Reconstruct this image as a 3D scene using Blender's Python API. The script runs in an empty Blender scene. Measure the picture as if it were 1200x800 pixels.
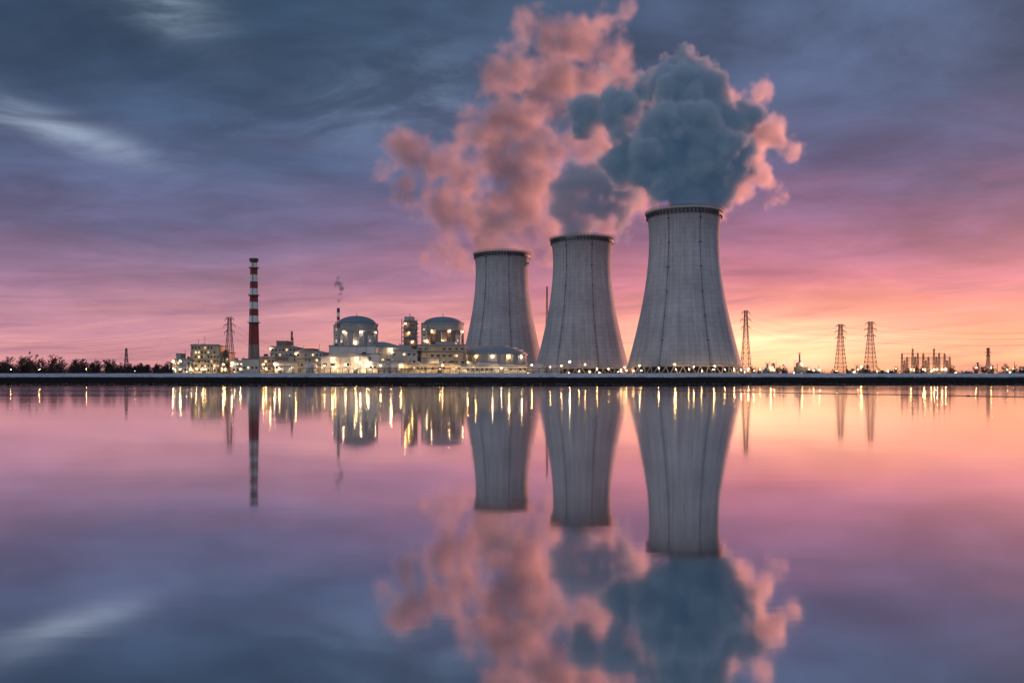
import bpy, math, random
from mathutils import Vector, Matrix
random.seed(7)
scene = bpy.context.scene
COL = scene.collection
HZ, F, CAMZ = 445.0, 1000.0, 2.0
def X(px, D): return (px-600.0)/F*D
def Z(py, D): return CAMZ+(HZ-py)/F*D
def s2l(c):
    c=c/255.0
    return c/12.92 if c<=0.04045 else ((c+0.055)/1.055)**2.4
def S(r,g,b): return (s2l(r),s2l(g),s2l(b),1.0)

# ------------------------------------------------------------ node helper
class N:
    def __init__(s,tree): s.t=tree; s.n=tree.nodes; s.l=tree.links
    def put(s,sock,v):
        if v is None: return
        if hasattr(v,'is_output') : s.l.new(v,sock)
        else: sock.default_value=v
    def node(s,typ,ins=None,**props):
        nd=s.n.new(typ)
        for k,v in props.items(): setattr(nd,k,v)
        if ins:
            for k,v in ins.items(): s.put(nd.inputs[k],v)
        return nd
    def m(s,op,a,b=None,c=None,clamp=False):
        nd=s.n.new('ShaderNodeMath'); nd.operation=op; nd.use_clamp=clamp
        s.put(nd.inputs[0],a); s.put(nd.inputs[1],b); s.put(nd.inputs[2],c)
        return nd.outputs[0]
    def v(s,op,a,b=None):
        nd=s.n.new('ShaderNodeVectorMath'); nd.operation=op
        s.put(nd.inputs[0],a); s.put(nd.inputs[1],b)
        return nd.outputs['Value'] if op in('DISTANCE','LENGTH','DOT_PRODUCT') else nd.outputs[0]
    def sc(s,a,f):
        nd=s.n.new('ShaderNodeVectorMath'); nd.operation='SCALE'
        s.put(nd.inputs[0],a); s.put(nd.inputs[3],f); return nd.outputs[0]
    def xyz(s,x,y,z): return s.node('ShaderNodeCombineXYZ',{0:x,1:y,2:z}).outputs[0]
    def sep(s,v): return s.node('ShaderNodeSeparateXYZ',{0:v}).outputs
    def mr(s,v,a,b,c=0.0,d=1.0,t='SMOOTHSTEP'):
        return s.node('ShaderNodeMapRange',{'Value':v,'From Min':a,'From Max':b,'To Min':c,'To Max':d},interpolation_type=t).outputs[0]
    def noise(s,vec,scale,detail=5.0,rough=0.5,col=False,dist=0.0):
        nd=s.node('ShaderNodeTexNoise',{'Vector':vec,'Scale':scale,'Detail':detail,'Roughness':rough,'Distortion':dist})
        return nd.outputs[1] if col else nd.outputs[0]
    def mix(s,f,a,b,mode='MIX'):
        nd=s.n.new('ShaderNodeMix'); nd.data_type='RGBA'; nd.blend_type=mode
        s.put(nd.inputs[0],f); s.put(nd.inputs[6],a); s.put(nd.inputs[7],b); return nd.outputs[2]
    def ramp(s,f,stops):
        nd=s.n.new('ShaderNodeValToRGB'); cr=nd.color_ramp
        while len(cr.elements)<len(stops): cr.elements.new(0.5)
        for e,(p,c) in zip(cr.elements,stops): e.position=p; e.color=c
        s.put(nd.inputs[0],f); return nd.outputs[0]

# ------------------------------------------------------------ materials
def newmat(name):
    m=bpy.data.materials.new(name); m.use_nodes=True; m.node_tree.nodes.clear()
    n=N(m.node_tree); out=n.n.new('ShaderNodeOutputMaterial'); return m,n,out
def pmat(name,col,rough=0.8,var=0.25,scale=0.15,metal=0.0,stretch=(1,1,1),bump=0.0):
    m,n,out=newmat(name)
    pos=n.node('ShaderNodeNewGeometry').outputs['Position']
    pv=n.v('MULTIPLY',pos,stretch)
    f=n.noise(pv,scale,6,0.6)
    c=n.mix(f,tuple(x*(1-var) for x in col[:3])+(1,),tuple(min(1,x*(1+var)) for x in col[:3])+(1,))
    b=n.node('ShaderNodeBsdfPrincipled',{'Base Color':c,'Roughness':rough,'Metallic':metal})
    if bump>0:
        bn=n.node('ShaderNodeBump',{'Height':f,'Strength':bump,'Distance':0.5}); n.l.new(bn.outputs[0],b.inputs['Normal'])
    n.l.new(b.outputs[0],out.inputs[0]); return m
def emat(name,col,strength,var=0.4):
    m,n,out=newmat(name)
    pos=n.node('ShaderNodeNewGeometry').outputs['Position']
    f=n.noise(pos,0.35,2)
    e=n.node('ShaderNodeEmission',{'Color':col,'Strength':n.mr(f,0.35,0.65,strength*(1-var),strength*(1+var))})
    n.l.new(e.outputs[0],out.inputs[0]); return m

def concrete_tower():
    m,n,out=newmat('tower_concrete')
    tc=n.node('ShaderNodeTexCoord').outputs['Object']
    x,y,z=n.sep(tc)
    ang=n.m('ARCTAN2',x,y)
    lift=n.m('FRACT',n.m('MULTIPLY',z,1/4.6))
    joint=n.mr(lift,0.0,0.14,0.78,1.0)
    cell=n.xyz(n.m('FLOOR',n.m('MULTIPLY',ang,9.0)),n.m('FLOOR',n.m('MULTIPLY',z,1/4.6)),0.0)
    wn=n.node('ShaderNodeTexWhiteNoise',{'Vector':cell}).outputs[0]
    streak=n.noise(n.xyz(n.m('MULTIPLY',ang,22.0),n.m('MULTIPLY',z,0.012),0.0),1.0,6,0.65)
    blot=n.noise(tc,0.03,6,0.6)
    v=n.m('MULTIPLY',joint,n.mr(wn,0,1,0.93,1.05,'LINEAR'))
    v=n.m('MULTIPLY',v,n.mr(streak,0.3,0.7,0.80,1.10))
    v=n.m('MULTIPLY',v,n.mr(blot,0.3,0.7,0.85,1.1))
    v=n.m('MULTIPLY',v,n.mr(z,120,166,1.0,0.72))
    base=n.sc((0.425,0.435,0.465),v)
    b=n.node('ShaderNodeBsdfPrincipled',{'Base Color':base,'Roughness':0.85})
    bn=n.node('ShaderNodeBump',{'Height':v,'Strength':0.4,'Distance':0.4}); n.l.new(bn.outputs[0],b.inputs['Normal'])
    n.l.new(b.outputs[0],out.inputs[0]); return m

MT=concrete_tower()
M_dark=pmat('dark_steel',(0.05,0.05,0.055),0.6,metal=0.3)
M_steel=pmat('galvanised_steel',(0.11,0.105,0.105),0.7,metal=0.3)
M_conc=pmat('concrete',(0.36,0.35,0.34),0.85,0.2,0.2,bump=0.2)
M_white=pmat('white_cladding',(0.60,0.58,0.56),0.6,0.14,0.3,stretch=(1,1,0.1))
M_grey=pmat('grey_cladding',(0.33,0.34,0.36),0.6,0.18,0.3,stretch=(1,1,0.1))
M_blue=pmat('blue_cladding',(0.14,0.22,0.29),0.5,0.15,0.2)
M_tan=pmat('tan_render',(0.46,0.37,0.26),0.8,0.15,0.3)
M_brown=pmat('brown_cladding',(0.25,0.18,0.15),0.7,0.2,0.3,stretch=(1,1,0.1))
M_roof=pmat('roof_felt',(0.13,0.13,0.14),0.9)
M_red=pmat('red_paint',(0.24,0.04,0.035),0.6,0.2)
M_wpaint=pmat('white_paint',(0.68,0.65,0.63),0.6,0.1)
M_glass=pmat('dark_glass',(0.03,0.04,0.05),0.15)
M_bark=pmat('bark',(0.020,0.022,0.024),0.95)
M_bush=pmat('scrub_foliage',(0.017,0.021,0.022),0.95,0.4,0.5)
M_rock=pmat('shore_stone',(0.06,0.06,0.065),0.9,0.4,0.6)
M_win=emat('lit_window',(1.0,0.60,0.26,1),1.6)
M_winw=emat('lit_window_cool',(1.0,0.82,0.56,1),1.2)
M_lamp=emat('sodium_lamp',(1.0,0.54,0.18,1),380,0.5)
M_lampw=emat('white_lamp',(1.0,0.76,0.46,1),280,0.5)
M_flood=emat('floodlight_lens',(1.0,0.66,0.34,1),250,0.5)
M_redl=emat('obstruction_light',(1.0,0.05,0.03,1),12)

# ------------------------------------------------------------ mesh builder
class MB:
    def __init__(s): s.v=[]; s.f=[]; s.m=[]; s.mats=[]
    def mi(s,mat):
        if mat not in s.mats: s.mats.append(mat)
        return s.mats.index(mat)
    def add(s,vs,fs,mat):
        o=len(s.v); s.v+=[tuple(v) for v in vs]; i=s.mi(mat)
        for f in fs: s.f.append(tuple(k+o for k in f)); s.m.append(i)
    def box(s,x0,x1,y0,y1,z0,z1,mat):
        s.add([(x0,y0,z0),(x1,y0,z0),(x1,y1,z0),(x0,y1,z0),(x0,y0,z1),(x1,y0,z1),(x1,y1,z1),(x0,y1,z1)],
              [(0,3,2,1),(4,5,6,7),(0,1,5,4),(1,2,6,5),(2,3,7,6),(3,0,4,7)],mat)
    def beam(s,p,q,t,mat,t2=None,n=4):
        p=Vector(p); q=Vector(q); d=q-p
        if d.length<1e-6: return
        d.normalize(); a=d.orthogonal().normalized(); b=d.cross(a); t2=t if t2 is None else t2
        vs=[]
        for (c,r) in ((p,t),(q,t2)):
            for k in range(n):
                an=2*math.pi*(k+0.5)/n; vs.append(c+(a*math.cos(an)+b*math.sin(an))*r)
        fs=[(k,(k+1)%n,n+(k+1)%n,n+k) for k in range(n)]+[tuple(range(n-1,-1,-1)),tuple(range(n,2*n))]
        s.add(vs,fs,mat)
    def lathe(s,cx,cy,prof,mat,n=48,cap=False,matf=None,ribs=None):
        o=len(s.v); i=s.mi(mat)
        for (r,z) in prof:
            for k in range(n):
                an=2*math.pi*k/n; rr=r+(ribs(k) if ribs else 0)
                s.v.append((cx+rr*math.sin(an),cy-rr*math.cos(an),z))
        for j in range(len(prof)-1):
            for k in range(n):
                k2=(k+1)%n
                s.f.append((o+j*n+k,o+j*n+k2,o+(j+1)*n+k2,o+(j+1)*n+k))
                s.m.append(s.mi(matf(j)) if matf else i)
        if cap:
            s.f.append(tuple(o+(len(prof)-1)*n+k for k in range(n))); s.m.append(s.mi(matf(len(prof)-2)) if matf else i)
    def obj(s,name,loc=(0,0,0),parent=None,smooth=False):
        me=bpy.data.meshes.new(name)
        L=Vector(loc)
        me.from_pydata([tuple(Vector(v)-L) for v in s.v],[],s.f)
        for m in s.mats: me.materials.append(m)
        me.polygons.foreach_set('material_index',s.m)
        if smooth: me.polygons.foreach_set('use_smooth',[True]*len(s.f))
        me.update()
        ob=bpy.data.objects.new(name,me); COL.objects.link(ob)
        if parent: ob.parent=parent
        else: ob.location=L
        return ob
def group(name,loc,parts,smooth=()):
    e=bpy.data.objects.new(name,None); e.location=loc; e.empty_display_size=5; COL.objects.link(e)
    for k,mb in parts.items():
        if mb.f: mb.obj(k,loc,e,k in smooth)
    return e

GZ=6.9
# ------------------------------------------------------------ terrain
def hn(x,y,s): return math.sin(x/s*1.3+math.sin(y/s*0.7)*2)*0.5+math.sin(x/s*2.9+1.7+y/s)*0.3+math.sin(x/s*6.1+y/s*2.3)*0.2
def ground_z(x,y):
    edge=286+6*hn(x,0,70)+2*hn(x,0,13)
    t=(y-edge)
    if t<0: return max(-2.5,t*0.25)
    if y<640:
        u=t/(640-edge); base=0.25*(1-math.exp(-t/2))+(GZ-0.25)*u
        return base+(0.12*hn(x,y,9)+0.10*hn(x,y,3.1))*min(1,t/6)
    return GZ+0.05*hn(x,y,30)
ys=[270,276]+[280+i*1.2 for i in range(16)]+[300+i*5 for i in range(70)]+[655,700,800,1000,1400,2000,3500,6000,12000]
xs=[-9000,-5000,-2500,-1500,-1000]+[-800+i*5 for i in range(321)]+[1000,1500,2500,5000,9000]
mb=MB(); 
m,n,out=newmat('frosted_bank')
pos=n.node('ShaderNodeNewGeometry').outputs['Position']; gx,gy,gz=n.sep(pos)
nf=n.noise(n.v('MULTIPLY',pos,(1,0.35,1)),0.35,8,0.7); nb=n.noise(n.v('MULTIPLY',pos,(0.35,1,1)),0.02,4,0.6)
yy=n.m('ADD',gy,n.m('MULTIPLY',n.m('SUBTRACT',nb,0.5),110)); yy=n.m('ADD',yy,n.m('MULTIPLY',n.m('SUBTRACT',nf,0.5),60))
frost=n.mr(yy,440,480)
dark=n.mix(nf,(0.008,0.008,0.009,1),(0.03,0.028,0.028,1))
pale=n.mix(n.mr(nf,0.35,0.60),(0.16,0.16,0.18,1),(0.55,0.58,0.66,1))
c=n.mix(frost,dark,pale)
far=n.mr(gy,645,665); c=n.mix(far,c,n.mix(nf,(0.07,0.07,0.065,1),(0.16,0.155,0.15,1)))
b=n.node('ShaderNodeBsdfDiffuse',{'Color':c,'Roughness':1.0})
bn=n.node('ShaderNodeBump',{'Height':nf,'Strength':0.5,'Distance':0.4}); n.l.new(bn.outputs[0],b.inputs['Normal'])
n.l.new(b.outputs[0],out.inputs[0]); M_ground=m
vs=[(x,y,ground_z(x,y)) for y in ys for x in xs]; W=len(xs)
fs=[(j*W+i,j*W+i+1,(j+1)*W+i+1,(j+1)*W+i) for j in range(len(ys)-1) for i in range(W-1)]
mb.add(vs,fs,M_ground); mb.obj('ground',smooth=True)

# water
m,n,out=newmat('still_water')
pos=n.node('ShaderNodeNewGeometry').outputs['Position']
h1=n.noise(n.v('MULTIPLY',pos,(0.5,1.0,1)),0.09,3,0.5); h2=n.noise(n.v('MULTIPLY',pos,(0.4,1.2,1)),0.9,3,0.5)
h=n.m('ADD',n.m('MULTIPLY',h1,1.0),n.m('MULTIPLY',h2,0.09))
bn=n.node('ShaderNodeBump',{'Height':h,'Strength':0.14,'Distance':0.10})
rg=n.mr(n.noise(n.v('MULTIPLY',pos,(0.3,1,1)),0.02,3),0.35,0.65,0.045,0.080)
gl=n.node('ShaderNodeBsdfGlossy',{'Color':(0.97,0.97,0.98,1),'Roughness':rg,'Normal':bn.outputs[0]})
df=n.node('ShaderNodeBsdfDiffuse',{'Color':(0.012,0.02,0.035,1)})
fr=n.node('ShaderNodeFresnel',{'IOR':1.33}).outputs[0]
mx=n.node('ShaderNodeMixShader',{0:n.mr(fr,0.02,0.6,0.74,0.96,'LINEAR'),1:df.outputs[0],2:gl.outputs[0]})
n.l.new(mx.outputs[0],out.inputs[0]); M_water=m
mb=MB(); mb.add([(-9000,-4000,0),(9000,-4000,0),(9000,420,0),(-9000,420,0)],[(0,1,2,3)],M_water); mb.obj('water')

# shore rocks
mb=MB()
for i in range(2600):
    x=random.uniform(-330,330); e=286+6*hn(x,0,70)+2*hn(x,0,13); y=e+random.uniform(-1.5,14)**1.0
    r=random.uniform(0.15,0.55)*(1.2 if random.random()<0.1 else 1)
    z=ground_z(x,y); p=[]
    for k in range(6):
        an=k*math.pi/3+random.random(); p.append((x+r*random.uniform(.7,1.2)*math.cos(an),y+r*math.sin(an),z-0.1))
    p.append((x+random.uniform(-.2,.2)*r,y,z+r*random.uniform(.35,.8)))
    mb.add(p,[(k,(k+1)%6,6) for k in range(6)],M_rock)
mb.obj('shore_rocks')
mb=MB()
for i in range(5000):
    x=random.uniform(-420,420); y=random.uniform(300,450); z=ground_z(x,y)
    hgt=random.uniform(0.2,0.6)
    for k in range(3):
        a=random.uniform(0,6.28); d=random.uniform(0.1,0.5)
        mb.add([(x-0.12,y,z-.05),(x+0.12,y,z-.05),(x+d*math.cos(a),y+d*math.sin(a),z+hgt)],[(0,1,2)],M_bush)
mb.obj('grass_tufts')

# ------------------------------------------------------------ cooling towers
def cooling_tower(px,D,H):
    cx,cy=X(px,D),D; g=GZ; r0,zt,c=34.6,138.0,100.0; zb=9.0
    R=lambda z: r0*math.sqrt(1+((z-zt)/(c if z<zt else 62))**2)
    sh=MB(); NN=384; zsl=[zb+(H-zb)*i/56 for i in range(57)]
    rib=lambda k: 0.24 if k%4==0 else 0.0
    prof=[(R(z),g+z) for z in zsl]
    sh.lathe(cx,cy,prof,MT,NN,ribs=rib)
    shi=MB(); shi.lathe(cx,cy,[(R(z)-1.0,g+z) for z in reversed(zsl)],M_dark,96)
    rim=MB(); rt=R(H)
    rim.lathe(cx,cy,[(rt,g+H-2.2),(rt+1.3,g+H-1.6),(rt+1.5,g+H-0.9),(rt+1.5,g+H),(rt-1.2,g+H),(rt-1.2,g+H-2)],M_conc,96)
    for k in range(60):
        a=2*math.pi*k/60; a2=2*math.pi*(k+0.55)/60
        for (aa,rr,z0,z1,mt,w) in ((a,rt+0.35,g+H-6.2,g+H-2.4,M_dark,1.25),):
            sx,sy=math.sin(aa),-math.cos(aa); tx,ty=math.cos(aa),math.sin(aa)
            p=[(cx+sx*r_+tx*w*q,cy+sy*r_+ty*w*q,z_) for z_ in (z0,z1) for (r_,q) in ((rr-0.6,-1),(rr,-1),(rr,1),(rr-0.6,1))]
            rim.add(p,[(0,1,2,3),(4,7,6,5),(0,4,5,1),(1,5,6,2),(2,6,7,3),(3,7,4,0)],mt)
        rim.beam((cx+(rt+1.3)*math.sin(a),cy-(rt+1.3)*math.cos(a),g+H),(cx+(rt+1.3)*math.sin(a),cy-(rt+1.3)*math.cos(a),g+H+1.6),0.14,M_dark)
        b0=a+2*math.pi/60
        for hh in (0.9,1.6):
            rim.beam((cx+(rt+1.3)*math.sin(a),cy-(rt+1.3)*math.cos(a),g+H+hh),(cx+(rt+1.3)*math.sin(b0),cy-(rt+1.3)*math.cos(b0),g+H+hh),0.1,M_dark)
    ring=MB(); rb=R(zb)
    ring.lathe(cx,cy,[(rb-1,g+zb-1.3),(rb+0.8,g+zb-1.3),(rb+0.8,g+zb+0.6),(rb-0.2,g+zb+0.9)],M_conc,120)
    legs=MB(); nl=44
    for k in range(nl):
        a=2*math.pi*k/nl
        for dlt in (-0.5,0.5):
            b=a+dlt*2*math.pi/nl
            legs.beam((cx+(rb+3.5)*math.sin(a),cy-(rb+3.5)*math.cos(a),g-0.5),(cx+rb*math.sin(b),cy-rb*math.cos(b),g+zb-1),0.55,M_conc,n=6)
    basin=MB()
    basin.lathe(cx,cy,[(rb+5,g-0.5),(rb+5,g+1.6),(rb+4.3,g+1.6),(rb+4.3,g+0.4)],M_conc,96)
    basin.lathe(cx,cy,[(rb-6,g-0.2),(rb-6,g+8.0),(1,g+8.0)],M_dark,64)
    lad=MB()
    for A in (0.25,-0.62):
        for dw in (-0.006,0.006):
            pts=[]
            for z in zsl: 
                r=R(z)+0.9; pts.append((cx+r*math.sin(A+dw),cy-r*math.cos(A+dw),g+z))
            for p,q in zip(pts,pts[1:]): lad.beam(p,q,0.10,M_dark)
        z=zb
        while z<H-1:
            r=R(z)+0.9
            lad.beam((cx+r*math.sin(A-.006),cy-r*math.cos(A-.006),g+z),(cx+r*math.sin(A+.006),cy-r*math.cos(A+.006),g+z),0.08,M_dark)
            if int(z)%24==9: lad.box(cx+r*math.sin(A)-1.2,cx+r*math.sin(A)+1.2,cy-r*math.cos(A)-1,cy-r*math.cos(A)+.4,g+z,g+z+0.4,M_dark)
            z+=1.5
    lights=MB()
    for k in range(34):
        a=2*math.pi*(k+0.3)/34; r=rb+7+random.uniform(0,2)
        x,y=cx+r*math.sin(a),cy-r*math.cos(a); h=random.uniform(2.5,5.5)
        lights.beam((x,y,g-0.3),(x,y,g+h),0.09,M_dark)
        if math.cos(a)>-0.2 and random.random()<0.7: lights.box(x-.26,x+.26,y-.2,y+.2,g+h,g+h+.3,M_lamp)
    group('cooling_tower',(cx,cy,g),{'shell':sh,'inner_shell':shi,'rim_walkway':rim,'ring_beam':ring,'columns':legs,'basin':basin,'ladder':lad,'base_lights':lights},('shell','inner_shell'))
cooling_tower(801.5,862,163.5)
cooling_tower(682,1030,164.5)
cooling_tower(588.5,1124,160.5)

# ------------------------------------------------------------ lattice structures
def lattice(mb,x,y,g,H,wb,wt,t,mat,nseg=None,arms=()):
    nseg=nseg or max(5,int(H/5)); w=lambda u: wb*(1-u)**1.35+wt*(1-(1-u)**1.35)
    cs=((-1,-1),(1,-1),(1,1),(-1,1)); us=[1-(1-i/nseg)**1.15 for i in range(nseg+1)]
    P=lambda u,c:(x+c[0]*w(u)/2,y+c[1]*w(u)/2,g+H*u)
    for i in range(nseg):
        a,b=us[i],us[i+1]
        for k in range(4):
            c,c2=cs[k],cs[(k+1)%4]
            mb.beam(P(a,c),P(b,c),t,mat); mb.beam(P(a,c),P(b,c2),t*.6,mat); mb.beam(P(a,c2),P(b,c),t*.6,mat); mb.beam(P(b,c),P(b,c2),t*.6,mat)
    for (u,L) in arms:
        z=g+H*u
        for sgn in(-1,1):
            tip=(x+sgn*L,y,z)
            for sy in(-1,1):
                mb.beam((x+sgn*wt/2,y+sy*wt/2,z),tip,t*.7,mat); mb.beam((x+sgn*wt/2,y+sy*wt/2,z+2.4),tip,t*.7,mat)
            mb.beam(tip,(tip[0],tip[1],z-2.2),t*.8,M_dark)
def pylon(px,py,D,wb,arms=True,name='transmission_tower'):
    H=Z(py,D)-GZ; x=X(px,D); mb=MB()
    lattice(mb,x,D,GZ,H,wb,wb*0.25,0.26*D/900,M_steel,arms=((0.97,wb*.42),(0.86,wb*.55),(0.74,wb*.48)) if arms else ())
    group(name,(x,D,GZ),{'lattice_frame':mb}); return x,D,GZ+H
p1=pylon(874,364,900,10); p2=pylon(985,380,1120,14); p3=pylon(1020,377,1050,14); p0=pylon(269,372,735,9)
pylon(641,336,1160,6,False,'lattice_mast'); pylon(148,408,900,5,False,'lattice_mast'); pylon(342,388,760,4,False,'lattice_mast')
p4=pylon(1290,380,1150,14)
pylon(1158,408,1300,7)
wires=MB()
def wire(a,b,sag):
    pts=[Vector(a).lerp(Vector(b),i/16)-Vector((0,0,sag*4*(i/16)*(1-i/16))) for i in range(17)]
    for p,q in zip(pts,pts[1:]): wires.beam(p,q,0.055,M_dark,n=3)
for (a,b) in ((p1,p2),(p1,p3),(p2,p4),(p3,p4)):
    for (dz,dx) in ((0.97,5.2),(0.86,6.8),(0.74,6)):
        for sg in(-1,1):
            za=GZ+(a[2]-GZ)*dz-2; zb_=GZ+(b[2]-GZ)*dz-2
            wire((a[0]+sg*dx*.7,a[1],za),(b[0]+sg*dx,b[1],zb_),9)
for dz in (.95,.83,.7):
    wire((p0[0],p0[1],GZ+(p0[2]-GZ)*dz),(X(330,760),760,GZ+24*dz),3)
    wire((p0[0],p0[1],GZ+(p0[2]-GZ)*dz),(X(-60,860),860,GZ+38*dz),10)
wires.obj('power_lines')

# substation: rows of gantry portals
mb=MB(); lt=MB(); D=1000
for row,(yy,h0) in enumerate(((985,31),(1003,22),(1020,27))):
    pxs=[1057+i*12.5+row*3 for i in range(5)]
    for j,q in enumerate(pxs):
        x=X(q,yy); h=h0*(1.0 if j%2 else .82); lattice(mb,x,yy,GZ,h,2.6,1.3,0.17,M_steel,nseg=6)
        mb.beam((x,yy,GZ+h),(x,yy,GZ+h+4),.12,M_steel)
    for z in (h0*.8,h0*.62):
        for dz in (0,1.3): mb.beam((X(pxs[0],yy),yy,GZ+z+dz),(X(pxs[-1],yy),yy,GZ+z+dz),.11,M_steel)
        k=0; x=X(pxs[0],yy)
        while x<X(pxs[-1],yy)-1.5:
            mb.beam((x,yy,GZ+z+(1.3 if k%2 else 0)),(x+1.5,yy,GZ+z+(0 if k%2 else 1.3)),.06,M_steel); x+=1.5; k+=1
for i in range(16):
    x=X(random.uniform(1056,1110),D); yy=D-22+random.uniform(0,20); mb.box(x-1.6,x+1.6,yy-1.4,yy+1.4,GZ-.2,GZ+4,M_grey)
    for q in(-1,0,1): mb.beam((x+q,yy,GZ+4),(x+q,yy,GZ+7),0.25,M_brown,n=6)
    if i%2==0: lt.box(x-.35,x+.35,yy-2,yy-1.5,GZ+7,GZ+7.5,M_lamp)
group('electrical_substation',(X(1083,D),D,GZ),{'gantries_and_transformers':mb,'lights':lt})
def frameworks(px0,px1,D,hmax):
    mb=MB(); lt=MB(); px=px0
    while px<px1:
        x=X(px,D); h=random.uniform(.45,1)*hmax; w=random.uniform(4,10); yy=D+random.uniform(-8,8); k=random.random()
        if k<.3:
            for q in(-1,1):
                for q2 in(-1,1): mb.beam((x+q*w/2,yy+q2*2,GZ),(x+q*w/2,yy+q2*2,GZ+h),.13,M_steel)
            z=GZ+3
            while z<GZ+h: mb.box(x-w/2-.3,x+w/2+.3,yy-2.3,yy+2.3,z,z+.2,M_steel); z+=4
            mb.lathe(x,yy,[(w*.28,GZ),(w*.28,GZ+h*.8),(.05,GZ+h*.9)],M_grey,12)
        elif k<.36: mb.lathe(x,yy,[(.7,GZ),(.5,GZ+h*1.2),(.3,GZ+h*1.2)],M_conc,10)
        elif k<.55: mb.lathe(x,yy,[(w*.8,GZ),(w*.8,GZ+h*.35),(w*.4,GZ+h*.4),(.05,GZ+h*.43)],M_grey,20)
        else:
            mb.box(x-w,x+w,yy-3,yy+3,GZ-.2,GZ+h*.55,random.choice([M_brown,M_grey,M_conc])); mb.box(x-w-.2,x+w+.2,yy-3.2,yy+3.2,GZ+h*.55,GZ+h*.55+.4,M_roof)
            mb.box(x-w*.4,x+w*.1,yy-2,yy+2,GZ+h*.55+.402,GZ+h*.75,M_grey)
            for q in range(3):
                if random.random()<.5: mb.box(x-w*.7+q*w*.6,x-w*.5+q*w*.6,yy-3.08,yy-3.01,GZ+3,GZ+4.4,M_win)
        if random.random()<.65: z=GZ+random.uniform(.3,.8)*h; lt.box(x-.36,x+.36,yy-3.9,yy-3.4,z,z+.5,M_lamp)
        px+=random.uniform(4,10)*1000/D*1.1
    group('process_plant',((X(px0,D)+X(px1,D))/2,D,GZ),{'frames':mb,'lights':lt})
frameworks(884,968,1250,27); frameworks(1000,1050,1300,22); frameworks(1112,1215,1300,20)

# ------------------------------------------------------------ smokestack
D=700; cx=X(297.5,D); g=GZ; H=Z(303,D)-g
mb=MB(); zs=[]; zc=[Z(y,D) for y in (440,421,404,378,370,362,354,346,338,330,322,314,308,303)]
zc[0]=g-.5
cols=[M_conc,M_brown,M_red,M_wpaint,M_red,M_wpaint,M_red,M_wpaint,M_red,M_wpaint,M_red,M_wpaint,M_red]
R=lambda z: 5.0-2.3*((z-g)/H)**0.8 if z>g else 5.0
prof=[]; mats=[]
for i in range(13):
    prof+= [(R(zc[i]),zc[i]),(R(zc[i+1]),zc[i+1])]; mats+=[cols[i],cols[i]]
mb.lathe(cx,D,prof,M_conc,32,matf=lambda j:mats[j])
cap=MB(); top=zc[-1]
cap.lathe(cx,D,[(2.7,top-2.5),(3.6,top-2.2),(3.6,top),(2.3,top+.2),(2.1,top-4)],M_dark,32)
for zz in (zc[3],zc[7],zc[11]):
    cap.lathe(cx,D,[(R(zz),zz-.3),(R(zz)+1.1,zz-.3),(R(zz)+1.1,zz+.1),(R(zz),zz+.1)],M_dark,24)
    for k in range(16):
        a=k*math.pi/8; r=R(zz)+1.05; cap.beam((cx+r*math.cos(a),D+r*math.sin(a),zz),(cx+r*math.cos(a),D+r*math.sin(a),zz+1.2),.07,M_dark)
lad=MB()
lad.beam((cx-.5,D-5.2,g),(cx-.3,D-2.9,top),.12,M_dark); lad.beam((cx+.5,D-5.2,g),(cx+.3,D-2.9,top),.12,M_dark)
bas=MB(); bas.box(cx-7,cx+7,D-8,D+7,g-.3,Z(421,D),M_grey); bas.box(cx-7.3,cx+7.3,D-8.3,D+7.3,Z(421,D),Z(421,D)+.6,M_roof)
for q in range(4): bas.box(cx-6+q*3.2,cx-4.4+q*3.2,D-8.08,D-7.9,g+4,g+6,M_winw if q==1 else M_glass)
group('smokestack',(cx,D,g),{'striped_shaft':mb,'platforms':cap,'ladder':lad,'base_house':bas},('striped_shaft',))

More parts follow.
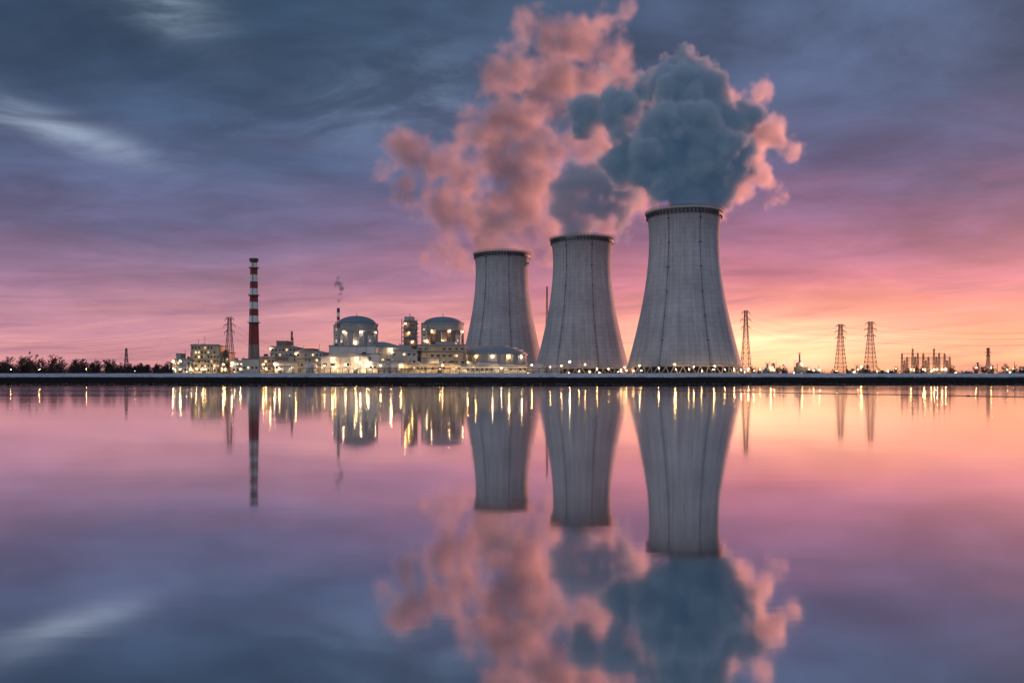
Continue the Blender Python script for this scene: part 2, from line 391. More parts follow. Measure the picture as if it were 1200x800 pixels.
# ------------------------------------------------------------ buildings
def building(name,a,b,pt,D,dep,wall,rows,cols_,lit=0.4,roof='flat',win=M_win,extras=True,fill=.75,flood=1):
    x0,x1=X(a,D),X(b,D); z0=GZ-0.5; z1=Z(pt,D); w=x1-x0; y0,y1=D,D+dep
    P={}; wl=MB(); wl.box(x0,x1,y0,y1,z0,z1,wall)
    nb=max(2,int(w/7))
    for i in range(nb+1):
        xx=x0+w*i/nb; wl.box(xx-.22,xx+.22,y0-.25,y0-.003,z0,z1-.3,M_conc if wall is not M_conc else M_grey)
    wl.box(x0-.1,x1+.1,y0-.32,y0-.27,z0,GZ+1.1,M_conc)
    if extras and roof=='flat' and w>14 and random.random()<.8:
        u0=x0+w*random.uniform(.05,.4); u1=min(x1-1,u0+w*random.uniform(.25,.5)); hh=random.uniform(2.5,6)
        wl.box(u0,u1,y0+4,y1-2,z1+.504,z1+.5+hh,random.choice([M_grey,M_white,M_brown]))
        wl.box(u0-.3,u1+.3,y0+3.7,y1-1.7,z1+.5+hh,z1+.85+hh,M_roof)
    P['walls']=wl; rf=MB()
    if roof=='flat':
        rf.box(x0-.5,x1+.5,y0-.5,y1+.5,z1,z1+.5,M_roof)
        rf.box(x0-.5,x1+.5,y0-.5,y0-.1,z1+.503,z1+1.3,M_conc)
    elif roof=='gable':
        h=w*0.12
        rf.add([(x0-.6,y0-.6,z1),(x1+.6,y0-.6,z1),((x0+x1)/2,y0-.6,z1+h),(x0-.6,y1+.6,z1),(x1+.6,y1+.6,z1),((x0+x1)/2,y1+.6,z1+h)],
               [(0,1,2),(3,5,4),(0,2,5,3),(1,4,5,2),(0,3,4,1)],M_grey)
    else:
        ns=14; h=w*0.16; vs=[]
        for yq in (y0-.5,y1+.5):
            for k in range(ns+1):
                t=k/ns; vs.append((x0-.5+(w+1)*t,yq,z1+.02+h*math.sin(math.pi*t)))
        fs=[(k,k+1,ns+2+k,ns+1+k) for k in range(ns)]+[tuple(range(ns,-1,-1)),tuple(range(ns+1,2*ns+2))]
        rf.add(vs,fs,M_blue)
    P['roof']=rf
    wn=MB(); fh=(z1-GZ-1)/max(rows,1)
    for r in range(rows):
        for c in range(cols_):
            if random.random()>fill: continue
            xc=x0+w*(c+.5)/cols_; zc_=GZ+1.2+fh*(r+.5); ww=w/cols_*0.26; wh=min(fh*.24,0.9)
            mt=(win if random.random()<.6 else M_winw) if random.random()<lit else M_glass
            wn.box(xc-ww,xc+ww,y0-.12,y0-.006,zc_-wh,zc_+wh,mt)
            wn.box(xc-ww-.15,xc+ww+.15,y0-.3,y0-.125,zc_-wh-.2,zc_-wh-.02,M_conc)
    P['windows']=wn
    dr=MB(); xd=x0+w*random.uniform(.2,.8); dr.box(xd-1.6,xd+1.6,y0-.36,y0-.33,GZ,GZ+4,M_dark); dr.box(xd-2,xd+2,y0-1.8,y0-.4,GZ+4.2,GZ+4.5,M_roof)
    dr.box(xd-.3,xd+.3,y0-1.5,y0-.9,GZ+3.9,GZ+4.18,M_lamp)
    P['door']=dr
    if extras and roof=='flat':
        ex=MB()
        for i in range(max(3,int(w/6))):
            xx=random.uniform(x0+2,x1-3); s_=random.uniform(.5,1.8); yy=y0+random.uniform(2,max(3,dep-4)); hh=random.uniform(.8,3)
            ex.box(xx-s_,xx+s_,yy-1,yy+2,z1+.503,z1+.5+hh,random.choice([M_grey,M_white,M_conc,M_dark]))
            if random.random()<.6: ex.beam((xx+s_+.6,yy,z1+.5),(xx+s_+.6,yy,z1+random.uniform(3,9)),.16,M_steel)
        zz=GZ+(z1-GZ)*random.uniform(.45,.8); ex.beam((x0+1,y0-.9,zz),(x1-1,y0-.9,zz),.28,M_steel,n=8)
        ex.beam((x1-1,y0-.9,zz),(x1-1,y0-.9,GZ-.3),.28,M_steel,n=8)
        if random.random()<.7: ex.box(x0-.25,x0+.25,y0-.9,y0-.55,z1-1.2,z1-.8,random.choice([M_lamp,M_lampw]))
        P['rooftop_equipment']=ex
    fl=MB(); q=x0+random.uniform(2,5)
    while q<x1 and flood:
        yy=y0-random.uniform(3.5,6.5); zz=GZ+random.uniform(1.5,5)
        fl.beam((q,yy,GZ-.3),(q,yy,zz),.08,M_dark); fl.box(q-.3,q+.3,yy-.05,yy+.25,zz,zz+.38,M_flood); fl.box(q-.34,q+.34,yy-.25,yy-.06,zz-.05,zz+.43,M_dark)
        q+=random.uniform(7,15)/flood
    if roof!='flat':
        for k in range(max(2,int(w/14))):
            xx=x0+w*(k+.5)/max(2,int(w/14)); fl.box(xx-.25,xx+.25,y0-1.0,y0-.6,z1-2.2,z1-1.8,random.choice([M_lamp,M_lampw]))
    P['floodlights']=fl
    return group(name,((x0+x1)/2,(y0+y1)/2,GZ),P)

building('office_building',224,257,405,725,20,M_tan,6,9,.3,flood=1.4)
building('office_building',257,268,413,735,18,M_tan,4,3,.3)
building('workshop',203,223,422,720,18,M_grey,2,5,.3)
building('workshop',272,289,424,700,16,M_conc,2,4,.3)
building('control_building',317,347,407,735,22,M_grey,5,7,.12)
building('control_building',347,378,413,715,25,M_conc,4,7,.15)
building('switchgear_building',305,322,419,690,16,M_brown,2,4,.3)
building('pump_house',322,345,425,685,12,M_white,1,5,.4)
building('turbine_hall',376,432,418,690,34,M_white,1,6,.1,roof='gable',fill=.5)
building('turbine_hall',427,468,407,745,45,M_white,1,5,.1,roof='barrel',fill=.5)
building('auxiliary_building',386,440,406,728,20,M_white,2,6,.12,fill=.5)
building('auxiliary_building',459,494,411,722,25,M_conc,3,6,.2,fill=.6)
building('auxiliary_building',489,545,405,722,24,M_tan,4,8,.2,fill=.6,flood=1.4)
building('service_building',432,470,424,688,16,M_white,1,8,.25)
building('service_building',470,540,427,680,15,M_tan,1,16,.4,win=M_win,flood=1.3)
building('cooling_water_pump_house',540,618,429,676,14,M_white,1,14,.3,flood=1.3)
for (px,t,D) in ((60,424,1300),(937,414,1350)):
    mb=MB(); x=X(px,D); mb.lathe(x,D,[(1.9,GZ),(1.2,Z(t,D)),(1.5,Z(t,D)+.2),(1.5,Z(t,D)+1.2),(.9,Z(t,D)+1.2)],M_conc,16); lt=MB(); lt.box(x-.5,x+.5,D-1.9,D-1.4,Z(t,D)-1,Z(t,D)-.2,M_redl)
    group('chimney',(x,D,GZ),{'flue':mb,'beacon':lt})

# service tower between reactors
D=742; x0,x1=X(471,D),X(489,D); mb=MB(); zt=Z(374,D)
mb.box(x0+1.5,x1-1.5,D,D+12,GZ,zt-1,M_brown)
for k in range(7):
    z=Z(410,D)+(zt-Z(410,D))*k/7; mb.box(x0,x1,D-1.4,D+13,z,z+.5,M_grey)
    mb.box(x0+.3,x1-.3,D-1.35,D-1.25,z+1.4,z+1.55,M_steel)
for xx in (x0,x1,(x0+x1)/2): mb.beam((xx,D-1.2,GZ),(xx,D-1.2,zt),.3,M_steel)
mb.box(x0+2,x1-3,D+1,D+8,zt-1,zt+2.5,M_grey)
mb.beam(((x0+x1)/2,D+3,zt),((x0+x1)/2,D+3,zt+5),.3,M_steel)
lt=MB()
for k in range(3): lt.box(x0+3+k*3,x0+3.4+k*3,D-1.6,D-1.4,zt-4-k*8,zt-3.6-k*8,M_lamp)
group('service_tower',((x0+x1)/2,D,GZ),{'frame':mb,'lights':lt})

# reactors
def reactor(px,D,wall,dome,ptop,pw):
    cx=X(px,D); cy=D+19; r=18.2; zw=Z(pw,D); ztp=Z(ptop,D); A=MB()
    A.lathe(cx,cy,[(r,GZ),(r,zw-7)],wall,72)
    A.lathe(cx,cy,[(r+.1,zw-7),(r+1.2,zw-6.6),(r+1.2,zw-5.6),(r+.3,zw-5.4),(r+.3,zw-1),(r+1.0,zw-.8),(r+1.0,zw),(r-.6,zw)],M_conc,72)
    for k in range(24):
        a=2*math.pi*k/24; sx,sy=math.sin(a),-math.cos(a)
        A.beam((cx+(r+.2)*sx,cy+(r+.2)*sy,GZ),(cx+(r+.2)*sx,cy+(r+.2)*sy,zw-7),.55,M_conc if k%6==0 else wall)
    B=MB(); pr=[]
    for k in range(13):
        t=math.pi/2*k/12; pr.append(((r-.8)*math.cos(t)+.01,zw-.4+(ztp-zw)*math.sin(t)))
    B.lathe(cx,cy,pr,dome,72)
    for k in range(24):
        a=2*math.pi*k/24; pts=[(cx+(q[0]+.12)*math.sin(a),cy-(q[0]+.12)*math.cos(a),q[1]+.1) for q in pr]
        for p,q in zip(pts,pts[1:]): B.beam(p,q,.12,M_grey,n=3)
    C=MB(); 
    for k in range(72):
        a=2*math.pi*k/72; b=a+2*math.pi/72; rr=r+.9
        C.beam((cx+rr*math.sin(a),cy-rr*math.cos(a),zw),(cx+rr*math.sin(a),cy-rr*math.cos(a),zw+1.3),.08,M_steel)
        C.beam((cx+rr*math.sin(a),cy-rr*math.cos(a),zw+1.3),(cx+rr*math.sin(b),cy-rr*math.cos(b),zw+1.3),.08,M_steel)
    C.beam((cx,cy,ztp-1),(cx,cy,ztp+2.6),.25,M_steel)
    L=MB()
    for k in (-5,-3,-2,0,1,3,4):
        a=k*.27+.1; rr=r+1.6; x,y=cx+rr*math.sin(a),cy-rr*math.cos(a)
        zq=zw-7.6-(0 if k%3 else 9)
        L.box(x-.2,x+.2,y-.2,y+.2,zq,zq+.35,M_flood)
    D2=MB()
    for (a,w,h) in ((-.95,2.6,zw-1),(.85,2.2,zw-10)):
        x,y=cx+(r+1)*math.sin(a),cy-(r+1)*math.cos(a); D2.box(x-w,x+w,y-2.5,y+4,GZ,h,M_grey); D2.box(x-w-.2,x+w+.2,y-2.7,y+4.2,h,h+.5,M_roof)
        for q in range(6):
            if GZ+16+q*5<h: D2.box(x-.5,x+.5,y-2.6,y-2.52,GZ+14+q*5,GZ+15.4+q*5,M_winw if q%2 else M_glass)
    group('reactor_building',(cx,cy,GZ),{'containment_wall':A,'dome':B,'railing':C,'floodlights':L,'stair_towers':D2},('dome',))
reactor(413.5,750,M_grey,M_blue,368,379)
reactor(517,750,M_brown,M_blue,369,378)
# vent stack
D=738; x=X(396.5,D); mb=MB(); zt=Z(361,D)
zz=[GZ]+[Z(y,D) for y in (384,379,375,371,366,361)]; mm=[M_grey,M_red,M_wpaint,M_red,M_wpaint,M_dark]
pr=[];ml=[]
for i in range(6): pr+=[(1.25,zz[i]),(1.25,zz[i+1])]; ml+=[mm[i],mm[i]]
mb.lathe(x,D,pr,M_grey,20,matf=lambda j:ml[j]); mb.lathe(x,D,[(1.25,Z(378,D)),(2.6,Z(378,D)),(2.6,Z(378,D)+.4),(1.25,Z(378,D)+.4)],M_dark,20)
group('vent_stack',(x,D,GZ),{'flue':mb})

# domed circular storage hall
D=735; cx=X(577,D); cy=D+34; r=X(618,D)-cx; zw=Z(415,D); A=MB()
A.lathe(cx,cy,[(r,GZ),(r,zw),(r+.8,zw),(r+.8,zw+.8),(r-.5,zw+.8)],M_grey,96)
for k in range(48):
    a=2*math.pi*k/48; A.beam((cx+(r+.1)*math.sin(a),cy-(r+.1)*math.cos(a),GZ),(cx+(r+.1)*math.sin(a),cy-(r+.1)*math.cos(a),zw),.3,M_conc)
B=MB(); pr=[((r-.5)*math.cos(math.pi/2*k/10)+.01,zw+.5+(Z(404,D)-zw)*math.sin(math.pi/2*k/10)) for k in range(11)]
B.lathe(cx,cy,pr,M_blue,96)
for q in pr[1:9:2]: B.lathe(cx,cy,[(q[0]+.5,q[1]-.2),(q[0]+.5,q[1]+.35),(q[0]-.3,q[1]+.6)],M_grey,96)
L=MB()
for k in range(-6,7,3):
    a=k*.16; L.box(cx+(r+1.2)*math.sin(a)-.3,cx+(r+1.2)*math.sin(a)+.3,cy-(r+1.2)*math.cos(a)-.2,cy-(r+1.2)*math.cos(a)+.1,zw-2,zw-1.5,M_lamp if k%2 else M_flood)
group('storage_hall',(cx,cy,GZ),{'wall':A,'domed_roof':B,'lights':L},('domed_roof',))

# storage tanks
for (px,D,r,pt) in ((449,680,5,426),(463,681,4.5,427),(364,682,5,427),(630,700,7,428),(648,705,6,429)):
    cx=X(px,D); A=MB(); zt=Z(pt,D)
    A.lathe(cx,D,[(r,GZ),(r,zt),(r+.2,zt),(r*.5,zt+.9),(.05,zt+1.3)],M_white,36)
    for z in (GZ+2,GZ+4.5): A.lathe(cx,D,[(r+.02,z),(r+.12,z+.05),(r+.12,z+.25),(r+.02,z+.3)],M_grey,36)
    for k in range(8): a=k*.22-.8; rr=r+.1+.0; A.beam((cx+rr*math.sin(a),D-rr*math.cos(a),GZ+(zt-GZ)*k/8),(cx+rr*math.sin(a+.22),D-rr*math.cos(a+.22),GZ+(zt-GZ)*(k+1)/8),.15,M_steel)
    group('storage_tank',(cx,D,GZ),{'shell':A})
# pipe rack
mb=MB()
for px in range(352,700,7):
    x=X(px,672); mb.beam((x,672,GZ-.3),(x,672,GZ+3.6),.14,M_steel); mb.beam((x,674,GZ-.3),(x,674,GZ+3.6),.14,M_steel); mb.box(x-.1,x+.1,671.8,674.2,GZ+3.6,GZ+3.8,M_steel)
for k in range(3): mb.beam((X(350,672),672.3+k*.7,GZ+4.1),(X(700,672),672.3+k*.7,GZ+4.1),.26,M_white if k%2 else M_steel,n=8)
mb.obj('pipe_rack')
# perimeter fence along crest
mb=MB()
px=-260
while px<460:
    z=ground_z(px,638); mb.beam((px,638,z-.2),(px,638,z+2.2),.07,M_dark); px+=4
for hh in (.6,1.3,2.1): mb.beam((-260,638,GZ+hh),(460,638,GZ+hh),.05,M_dark)
mb.obj('perimeter_fence')

# street lamps
lm={}
for nm,mt in (('w',M_lamp),('c',M_lampw)):
    L=MB(); L.beam((0,0,-.3),(0,0,8.5),.14,M_steel,.08,6); L.beam((0,0,8.4),(0,-1.6,8.9),.08,M_steel,n=6)
    L.box(-.42,.42,-2.3,-1.3,8.78,9.0,M_steel); L.box(-.36,.36,-2.2,-1.4,8.45,8.77,mt)
    L.box(-.3,.3,-.3,.3,-.3,.15,M_conc)
    o=L.obj('street_lamp'); lm[nm]=o.data; bpy.data.objects.remove(o)
def lamp(px,D,k,s=1.0):
    o=bpy.data.objects.new('street_lamp',lm[k]); o.location=(X(px,D),D,GZ); o.scale=(s,s,s*random.uniform(.55,1.15)); COL.objects.link(o)
for px in (14,47,102,155,206,216,228,243,262,274,290,306,318,331,345,357,366,384,396,408,421,434,447,458,471,480,490,500,510,521,533,546,558,571,584,598,611,626,641,655,668,683,699,716,733,752,770,790,812,835,858):
    lamp(px+random.uniform(-4,4),random.uniform(655,720),'w' if random.random()<.75 else 'c',random.uniform(.6,1.0)*(.6 if px<200 else 1))
for px in (886,900,921,938,952,978,1005,1030,1048,1068,1090,1118,1140,1176):
    lamp(px+random.uniform(-4,4),random.uniform(850,1100),'w',random.uniform(.8,1.1))

# ------------------------------------------------------------ tree belts
def add_tri(s,p,q,r,r2):
    r=max(r,.09); r2=max(r2,.06); d=(q-p).normalized(); a=d.orthogonal(); b=d.cross(a); o=len(s.v)
    for (c,rr) in ((p,r),(q,r2)):
        for k in range(3):
            an=k*2.094; s.v.append(tuple(c+(a*math.cos(an)+b*math.sin(an))*rr))
    i=s.mi(M_bark)
    for k in range(3): s.f.append((o+k,o+(k+1)%3,o+3+(k+1)%3,o+3+k)); s.m.append(i)
MB.add_tri=add_tri
def tree(mb,x,y,g,H):
    top=Vector((x+random.uniform(-.8,.8),y,g+H)); base=Vector((x,y,g-.3)); mb.add_tri(base,top,H*.018,.08)
    for i in range(18):
        t=random.uniform(.12,.97); p=base.lerp(top,t); L=H*(.42*(1-t)+.12)*random.uniform(.7,1.15); a=random.uniform(0,6.28)
        d=Vector((math.cos(a),math.sin(a),random.uniform(.5,1.3))).normalized(); q=p+d*L; mb.add_tri(p,q,H*.007,.07)
        for j in range(7):
            t2=random.uniform(.25,1); p2=p.lerp(q,t2); d2=(d+Vector((random.uniform(-1,1),random.uniform(-1,1),random.uniform(-.3,.9)))*.8).normalized(); q2=p2+d2*L*random.uniform(.25,.5)
            mb.add_tri(p2,q2,.09,.05)
            for kk in range(2):
                d3=(d2+Vector((random.uniform(-1,1),random.uniform(-1,1),random.uniform(-.2,.8)))*.8).normalized(); p3=p2.lerp(q2,random.uniform(.4,1)); mb.add_tri(p3,p3+d3*L*.22,.06,.05)
def bush(mb,x,y,g,r,h):
    for k in range(int(30+r*h*2.2)):
        u=random.uniform(0,6.28); t=random.random()**.5; c=Vector((x+r*t*math.cos(u),y+r*t*math.sin(u),g+h*random.random()*(1.1-t*.6)))
        s_=random.uniform(.3,.9); a=Vector((random.uniform(-1,1),random.uniform(-1,1),random.uniform(-1,1)))*s_; b=Vector((random.uniform(-1,1),random.uniform(-1,1),random.uniform(-1,1)))*s_
        mb.add([c,c+a,c+b],[(0,1,2)],M_bush)
mb=MB()
for i in range(260):
    px=random.uniform(-260,212); D=random.uniform(760,960); tree(mb,X(px,D),D,GZ,random.uniform(9,17+2.5*math.sin(px/31))*(0.75 if px>150 else 1))
for i in range(1300):
    px=random.uniform(-260,215); D=random.uniform(740,960); bush(mb,X(px,D),D,GZ,random.uniform(2,6),random.uniform(5,12+2*math.sin(px/23))*(0.75 if px>150 else 1))
mb.obj('treeline')
mb=MB()
for i in range(80):
    px=random.uniform(875,1500); D=random.uniform(800,1150); tree(mb,X(px,D),D,GZ,random.uniform(5,10)*(1.3 if px>1130 else 1))
for i in range(750):
    px=random.uniform(872,1500); D=random.uniform(1000,1350); bush(mb,X(px,D),D,GZ,random.uniform(2,7),random.uniform(3,9))
mb.obj('treeline')

# floating boom on the basin
mb=MB(); pts=[]
for i in range(61):
    t=i/60; x=4+t*75; y=230-195*t+70*t*t*0.6+ -40*t*(1-t); pts.append((x,y,0.04))
for p,q in zip(pts,pts[1:]): mb.beam(p,q,.035,M_red,n=6)
for i in range(0,60,3): p=pts[i]; mb.beam((p[0]-.2,p[1],.05),(p[0]+.2,p[1],.05),.08,M_brown,n=8)
mb.obj('floating_boom')

# ------------------------------------------------------------ steam volumes
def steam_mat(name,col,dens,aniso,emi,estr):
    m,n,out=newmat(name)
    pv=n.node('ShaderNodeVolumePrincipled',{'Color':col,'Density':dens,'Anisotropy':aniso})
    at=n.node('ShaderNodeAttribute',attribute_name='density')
    if estr>0:   # emission standing in for light scattered many times inside the cloud
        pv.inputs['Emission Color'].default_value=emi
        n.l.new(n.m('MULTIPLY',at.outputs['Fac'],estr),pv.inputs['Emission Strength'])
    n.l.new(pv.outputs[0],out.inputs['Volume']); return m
def steam(name,puffs,vox,mat,warp=14,wscale=1/60,bill=16,bscale=1/34,soft=9,k=14,seed=0.0,edge=0.0,grow=0.0,step=0.0):
    t=bpy.data.node_groups.new(name,'GeometryNodeTree'); t.interface.new_socket('Geometry',in_out='OUTPUT',socket_type='NodeSocketGeometry')
    n=N(t); pos=n.node('GeometryNodeInputPosition').outputs[0]
    off=n.v('ADD',pos,(seed,seed*.7,seed*.3))
    w=n.sc(n.v('SUBTRACT',n.noise(off,wscale,3,.5,True),(.5,.5,.5)),warp*2)
    w2=n.sc(n.v('SUBTRACT',n.noise(off,wscale*4,3,.5,True),(.5,.5,.5)),warp*.5)
    p=n.v('ADD',n.v('ADD',pos,w),w2)
    d=None
    for (x,y,z,r,dn) in puffs:
        e=n.m('SUBTRACT',n.v('DISTANCE',p,(x,y,z)),r)
        d=e if d is None else n.m('SMOOTH_MIN',d,e,k)
    vo=n.node('ShaderNodeTexVoronoi',{'Vector':n.v('ADD',off,w2),'Scale':bscale,'Detail':3.0,'Roughness':.5,'Lacunarity':2.3},feature='F1')
    vn=n.m('SUBTRACT',.42,vo.outputs['Distance'])
    fb=n.m('SUBTRACT',n.noise(off,bscale*1.5,7,.62),.5)
    dd=n.m('ADD',n.m('MULTIPLY',d,-1.0),n.m('ADD',n.m('MULTIPLY',vn,bill),n.m('MULTIPLY',fb,bill*1.2)))
    den=n.mr(n.m('ADD',dd,grow),0.0,soft)
    if edge>0:
        hole=n.mr(n.noise(off,wscale*1.8,6,.62),.38,.62,1-edge,1.3); den=n.m('MULTIPLY',den,hole)
    pad=28 if vox>1 else 3
    mn=tuple(min(q[i]-q[3] for q in puffs)-pad for i in range(3)); mxx=tuple(max(q[i]+q[3] for q in puffs)+pad for i in range(3))
    vc=n.node('GeometryNodeVolumeCube',{'Density':den,'Background':0.0,'Min':mn,'Max':mxx,
        'Resolution X':int((mxx[0]-mn[0])/vox),'Resolution Y':int((mxx[1]-mn[1])/vox),'Resolution Z':int((mxx[2]-mn[2])/vox)})
    sm=n.node('GeometryNodeSetMaterial'); n.l.new(vc.outputs[0],sm.inputs[0]); sm.inputs['Material'].default_value=mat
    o=n.n.new('NodeGroupOutput'); n.l.new(sm.outputs[0],o.inputs[0])
    vd=bpy.data.volumes.new(name); vd.materials.append(mat)
    if step: vd.render.step_size=step
    ob=bpy.data.objects.new(name,vd); COL.objects.link(ob)
    md=ob.modifiers.new('steam','NODES'); md.node_group=t
    return ob
def P(px,py,r,D,dd=0): return (X(px,D),D+dd,Z(py,D),r/F*D,1)
# puffs stand at different depths (some towards the viewer) so the cloud has real lobes and creases
A=[(798,252,30,0),(802,238,34,0),(772,214,36,-14),(765,185,40,-30),(733,182,36,10),(790,160,42,-38),(800,120,38,-22),(775,90,26,8),(812,80,26,0),(832,125,38,-8),(862,145,34,6),(860,190,32,-10),(842,222,28,4),(690,130,30,6),(720,122,30,-14),(750,118,30,10),(822,188,40,-34),(845,160,40,6),(720,150,24,-20),(750,205,28,-24),(790,195,40,10),(805,165,40,16),(828,205,34,10)]
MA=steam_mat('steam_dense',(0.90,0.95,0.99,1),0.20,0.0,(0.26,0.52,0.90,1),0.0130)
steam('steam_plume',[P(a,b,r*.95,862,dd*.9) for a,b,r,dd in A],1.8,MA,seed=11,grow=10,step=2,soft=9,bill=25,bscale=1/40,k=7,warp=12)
# thinner downwind steam on the sunset side, pink tint and glow add to the low sun
E=[(870,148,38,22),(902,150,36,26),(890,110,30,20),(926,160,28,24),(878,190,38,18),(868,225,30,16),(902,198,32,24),(848,236,26,14),(855,105,26,24),(830,75,22,22),(925,135,18,24),(905,225,16,20)]
ME=steam_mat('steam_sunset_tint',(0.98,0.90,0.90,1),0.060,0.50,(.9,.42,.40,1),0.0036)
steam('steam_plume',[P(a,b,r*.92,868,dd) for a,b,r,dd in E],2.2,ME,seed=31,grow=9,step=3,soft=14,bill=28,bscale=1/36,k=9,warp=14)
B=[(682,286,26,0),(680,266,30,0),(670,245,30,-14),(656,225,28,-6),(690,225,30,-20),(712,240,28,0),(730,255,24,8),(735,225,26,10),(700,205,28,0),(668,203,22,-12)]
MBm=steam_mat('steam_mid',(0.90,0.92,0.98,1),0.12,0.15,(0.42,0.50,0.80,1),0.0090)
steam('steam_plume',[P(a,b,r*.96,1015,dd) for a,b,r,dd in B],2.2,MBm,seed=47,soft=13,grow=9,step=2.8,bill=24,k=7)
B1=[(588,307,24),(587,295,27),(582,280,28),(572,264,26),(595,262,26),(560,250,22)]
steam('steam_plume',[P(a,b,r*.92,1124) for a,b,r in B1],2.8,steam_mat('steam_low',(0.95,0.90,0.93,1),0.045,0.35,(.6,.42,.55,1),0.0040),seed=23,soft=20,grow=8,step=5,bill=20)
C=[(580,283,30),(560,270,34),(585,250,38),(615,235,42),(640,200,42),(600,195,46),(555,205,38),(525,215,36),(510,185,36),(480,180,36),(462,172,28),(455,195,26),(480,215,32),(505,240,34),(525,265,34),(520,295,30),(545,305,26),(570,150,40),(610,140,42),(645,120,40),(590,105,36),(620,75,38),(655,50,38),(690,45,36),(715,30,28),(610,40,28),(660,90,40),(690,110,38),(660,160,38),(700,160,36),(720,190,38),(545,155,28),(590,60,22),(640,260,34),(615,285,28),(545,245,34),(745,215,32),(700,75,36),(735,240,32),(650,290,22),(725,70,30),(742,100,26),(715,260,24)]
MC=steam_mat('steam_thin',(0.97,0.88,0.91,1),0.036,0.48,(.8,.42,.50,1),0.0012)  # mild pink tint and emission put sunset light into the steam colour
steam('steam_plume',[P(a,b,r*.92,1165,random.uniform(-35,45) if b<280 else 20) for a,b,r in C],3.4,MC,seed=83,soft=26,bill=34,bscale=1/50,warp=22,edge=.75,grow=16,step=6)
K=[(490,170,20),(502,188,18),(476,185,14),(548,203,19),(538,216,13),(640,112,26),(668,122,22),(620,128,19),(655,138,18),(705,65,20),(732,78,15),(685,95,16)]
steam('steam_plume',[P(a,b,r,1085,random.uniform(-8,8)) for a,b,r in K],2.6,steam_mat('steam_knot',(0.56,0.52,0.68,1),0.060,0.0,(0.56,0.38,0.56,1),0.0034),seed=61,soft=26,bill=26,grow=9,step=4,k=12,edge=.5)  # darker purple puffs: shaded pockets put into the steam colour
Wp=[(396.5,358,1.8),(397,352,2.8),(399,345,3.8),(400,338,4.6),(397,331,4.6),(393,334,3.2),(402,349,2.6),(396,325,3.5)]
steam('steam_plume',[P(a,b,r,738) for a,b,r in Wp],.6,steam_mat('steam_wisp',(.75,.75,.85,1),.3,.2,(1,1,1,1),0),warp=2,wscale=1/7,bill=2.5,bscale=1/4.5,soft=2.2,k=1.5,seed=5,grow=1.2,step=1)

# ------------------------------------------------------------ sky (world)
w=bpy.data.worlds.new('World'); scene.world=w; w.use_nodes=True; w.node_tree.nodes.clear()
n=N(w.node_tree)
dirv=n.node('ShaderNodeTexCoord').outputs['Generated']
x,y,z=n.sep(dirv)
hyp=n.m('SQRT',n.m('ADD',n.m('MULTIPLY',x,x),n.m('MULTIPLY',y,y)))
e=n.m('DIVIDE',z,n.m('MAXIMUM',hyp,.02)); az=n.m('ARCTAN2',x,y)
sv=n.xyz(n.m('MULTIPLY',az,2.2),n.m('MULTIPLY',e,13.0),0.0)
st=n.noise(sv,1.3,7,.58,dist=.4)
st2=n.noise(n.v('ADD',n.xyz(n.m('MULTIPLY',az,5.0),n.m('MULTIPLY',n.m('SUBTRACT',e,n.m('MULTIPLY',az,.06)),60.0),0.0),(4,7,0)),1.0,6,.6,dist=.3)
zz=n.m('ADD',n.m('MAXIMUM',z,0.0),.16)
pv=n.xyz(n.m('DIVIDE',x,zz),n.m('MULTIPLY',n.m('DIVIDE',y,zz),1.3),0.0)
cl=n.noise(n.v('ADD',pv,(3.1,1.7,0)),.95,9,.56,dist=.5)
cl2=n.noise(n.v('ADD',pv,(8.1,5.7,0)),2.6,7,.6,dist=.6)
ew=n.m('ADD',e,n.m('MULTIPLY',n.m('SUBTRACT',st,.5),.10))
ew=n.m('ADD',ew,n.m('MULTIPLY',n.m('SUBTRACT',cl,.5),n.mr(e,.06,.25,0,.16)))
ef=n.m('MULTIPLY',n.m('MAXIMUM',ew,0.0),2.0)
rl=n.ramp(ef,[(0,S(214,146,146)),(.07,S(212,146,155)),(.12,S(202,142,160)),(.21,S(156,120,149)),(.35,S(102,98,132)),(.54,S(74,91,123)),(.8,S(62,87,117)),(1,S(82,106,136))])
rr=n.ramp(ef,[(0,S(248,160,124)),(.05,S(254,168,134)),(.13,S(246,150,140)),(.21,S(216,128,143)),(.32,S(163,108,138)),(.46,S(106,92,128)),(.62,S(78,87,119)),(1,S(85,103,135))])
sky=n.mix(n.mr(az,-.42,.34),rl,rr)
sky=n.mix(n.m('MULTIPLY',n.mr(st2,.50,.72),n.mr(e,.02,.14,.55,0.0)),sky,S(255,178,162))
sky=n.mix(n.m('MULTIPLY',n.mr(st2,.50,.30),n.mr(e,.02,.22,.50,0.0)),sky,S(132,94,128))
sh=n.m('MULTIPLY',n.mr(cl,.30,.70,.62,1.38),n.mr(cl2,.3,.7,.86,1.14))
sh=n.m('ADD',n.m('MULTIPLY',n.m('SUBTRACT',sh,1.0),n.mr(e,.03,.25,.25,1.0)),1.0)
sky=n.sc(sky,sh)
def blob(a0,e0,sa,se,tilt,col,amt,nz):
    da=n.m('SUBTRACT',az,a0); de=n.m('SUBTRACT',n.m('SUBTRACT',e,e0),n.m('MULTIPLY',da,tilt))
    g=n.m('EXPONENT',n.m('MULTIPLY',n.m('ADD',n.m('POWER',n.m('ABSOLUTE',n.m('DIVIDE',da,sa)),2.0),n.m('POWER',n.m('ABSOLUTE',n.m('DIVIDE',de,se)),2.0)),-1.0))
    return n.sc(col,n.m('MULTIPLY',g,n.m('MULTIPLY',nz,amt)))
brk=n.mr(cl2,.38,.66,.15,1.0)
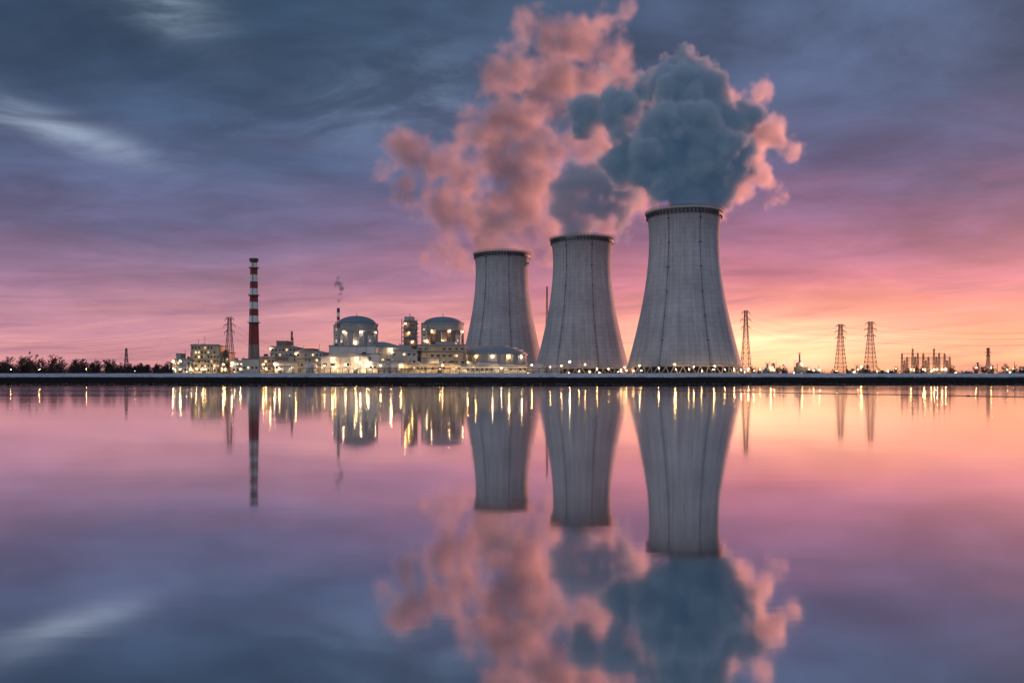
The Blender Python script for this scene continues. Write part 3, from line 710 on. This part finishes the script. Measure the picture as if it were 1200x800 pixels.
for bb in (blob(-.50,.262,.085,.016,-.22,(.42,.50,.58),.6,brk),blob(-.385,.40,.06,.03,-.3,(.42,.50,.58),.55,brk),blob(-.13,.33,.12,.05,.2,(.16,.22,.30),.5,brk),
           blob(.285,.042,.13,.027,0,(1.0,.64,.30),.95,n.mr(st2,.3,.65,.45,1.0)),blob(.25,.03,.50,.055,0,(.48,.21,.11),.5,n.mr(st,.3,.65,.6,1.0))):
    sky=n.v('ADD',sky,bb)
back=n.mr(n.m('ABSOLUTE',az),1.0,2.1)
bk=n.mix(n.mr(az,-2.6,2.6),(.56,.60,.70,1),(.25,.29,.38,1))
bk=n.sc(bk,n.mr(cl,.3,.7,.75,1.25))
sky=n.mix(n.m('MULTIPLY',back,n.mr(e,3.0,.8)),sky,bk)
sky=n.mix(n.mr(e,.6,1.6),sky,(.12,.155,.24,1))
bg=n.node('ShaderNodeBackground',{'Color':sky,'Strength':1.0})
SUN_AZ,SUN_EL=math.radians(42),math.radians(4.0)
nis=n.n.new('ShaderNodeTexSky'); nis.sky_type='NISHITA'; nis.sun_disc=False; nis.sun_elevation=SUN_EL; nis.sun_rotation=SUN_AZ
bg2=n.node('ShaderNodeBackground',{'Color':nis.outputs[0],'Strength':0.005})
ad=n.node('ShaderNodeAddShader',{0:bg.outputs[0],1:bg2.outputs[0]})
wo=n.n.new('ShaderNodeOutputWorld'); n.l.new(ad.outputs[0],wo.inputs[0])

sd=bpy.data.lights.new('sun','SUN'); sd.energy=5.0; sd.angle=math.radians(.53); sd.color=(1.0,.36,.26)
so=bpy.data.objects.new('sun',sd); COL.objects.link(so)
sdir=Vector((math.sin(SUN_AZ)*math.cos(SUN_EL),math.cos(SUN_AZ)*math.cos(SUN_EL),math.sin(SUN_EL)))
so.rotation_euler=sdir.to_track_quat('Z','Y').to_euler(); so.location=(300,600,300)

cd=bpy.data.cameras.new('camera'); co=bpy.data.objects.new('camera',cd); COL.objects.link(co)
cd.lens=30; cd.sensor_width=36; cd.shift_y=45/1200; cd.clip_start=.1; cd.clip_end=30000
co.location=(0,0,CAMZ); co.rotation_euler=(math.radians(90),0,0); scene.camera=co
scene.view_settings.view_transform='Standard'; scene.view_settings.look='None'; scene.view_settings.exposure=0
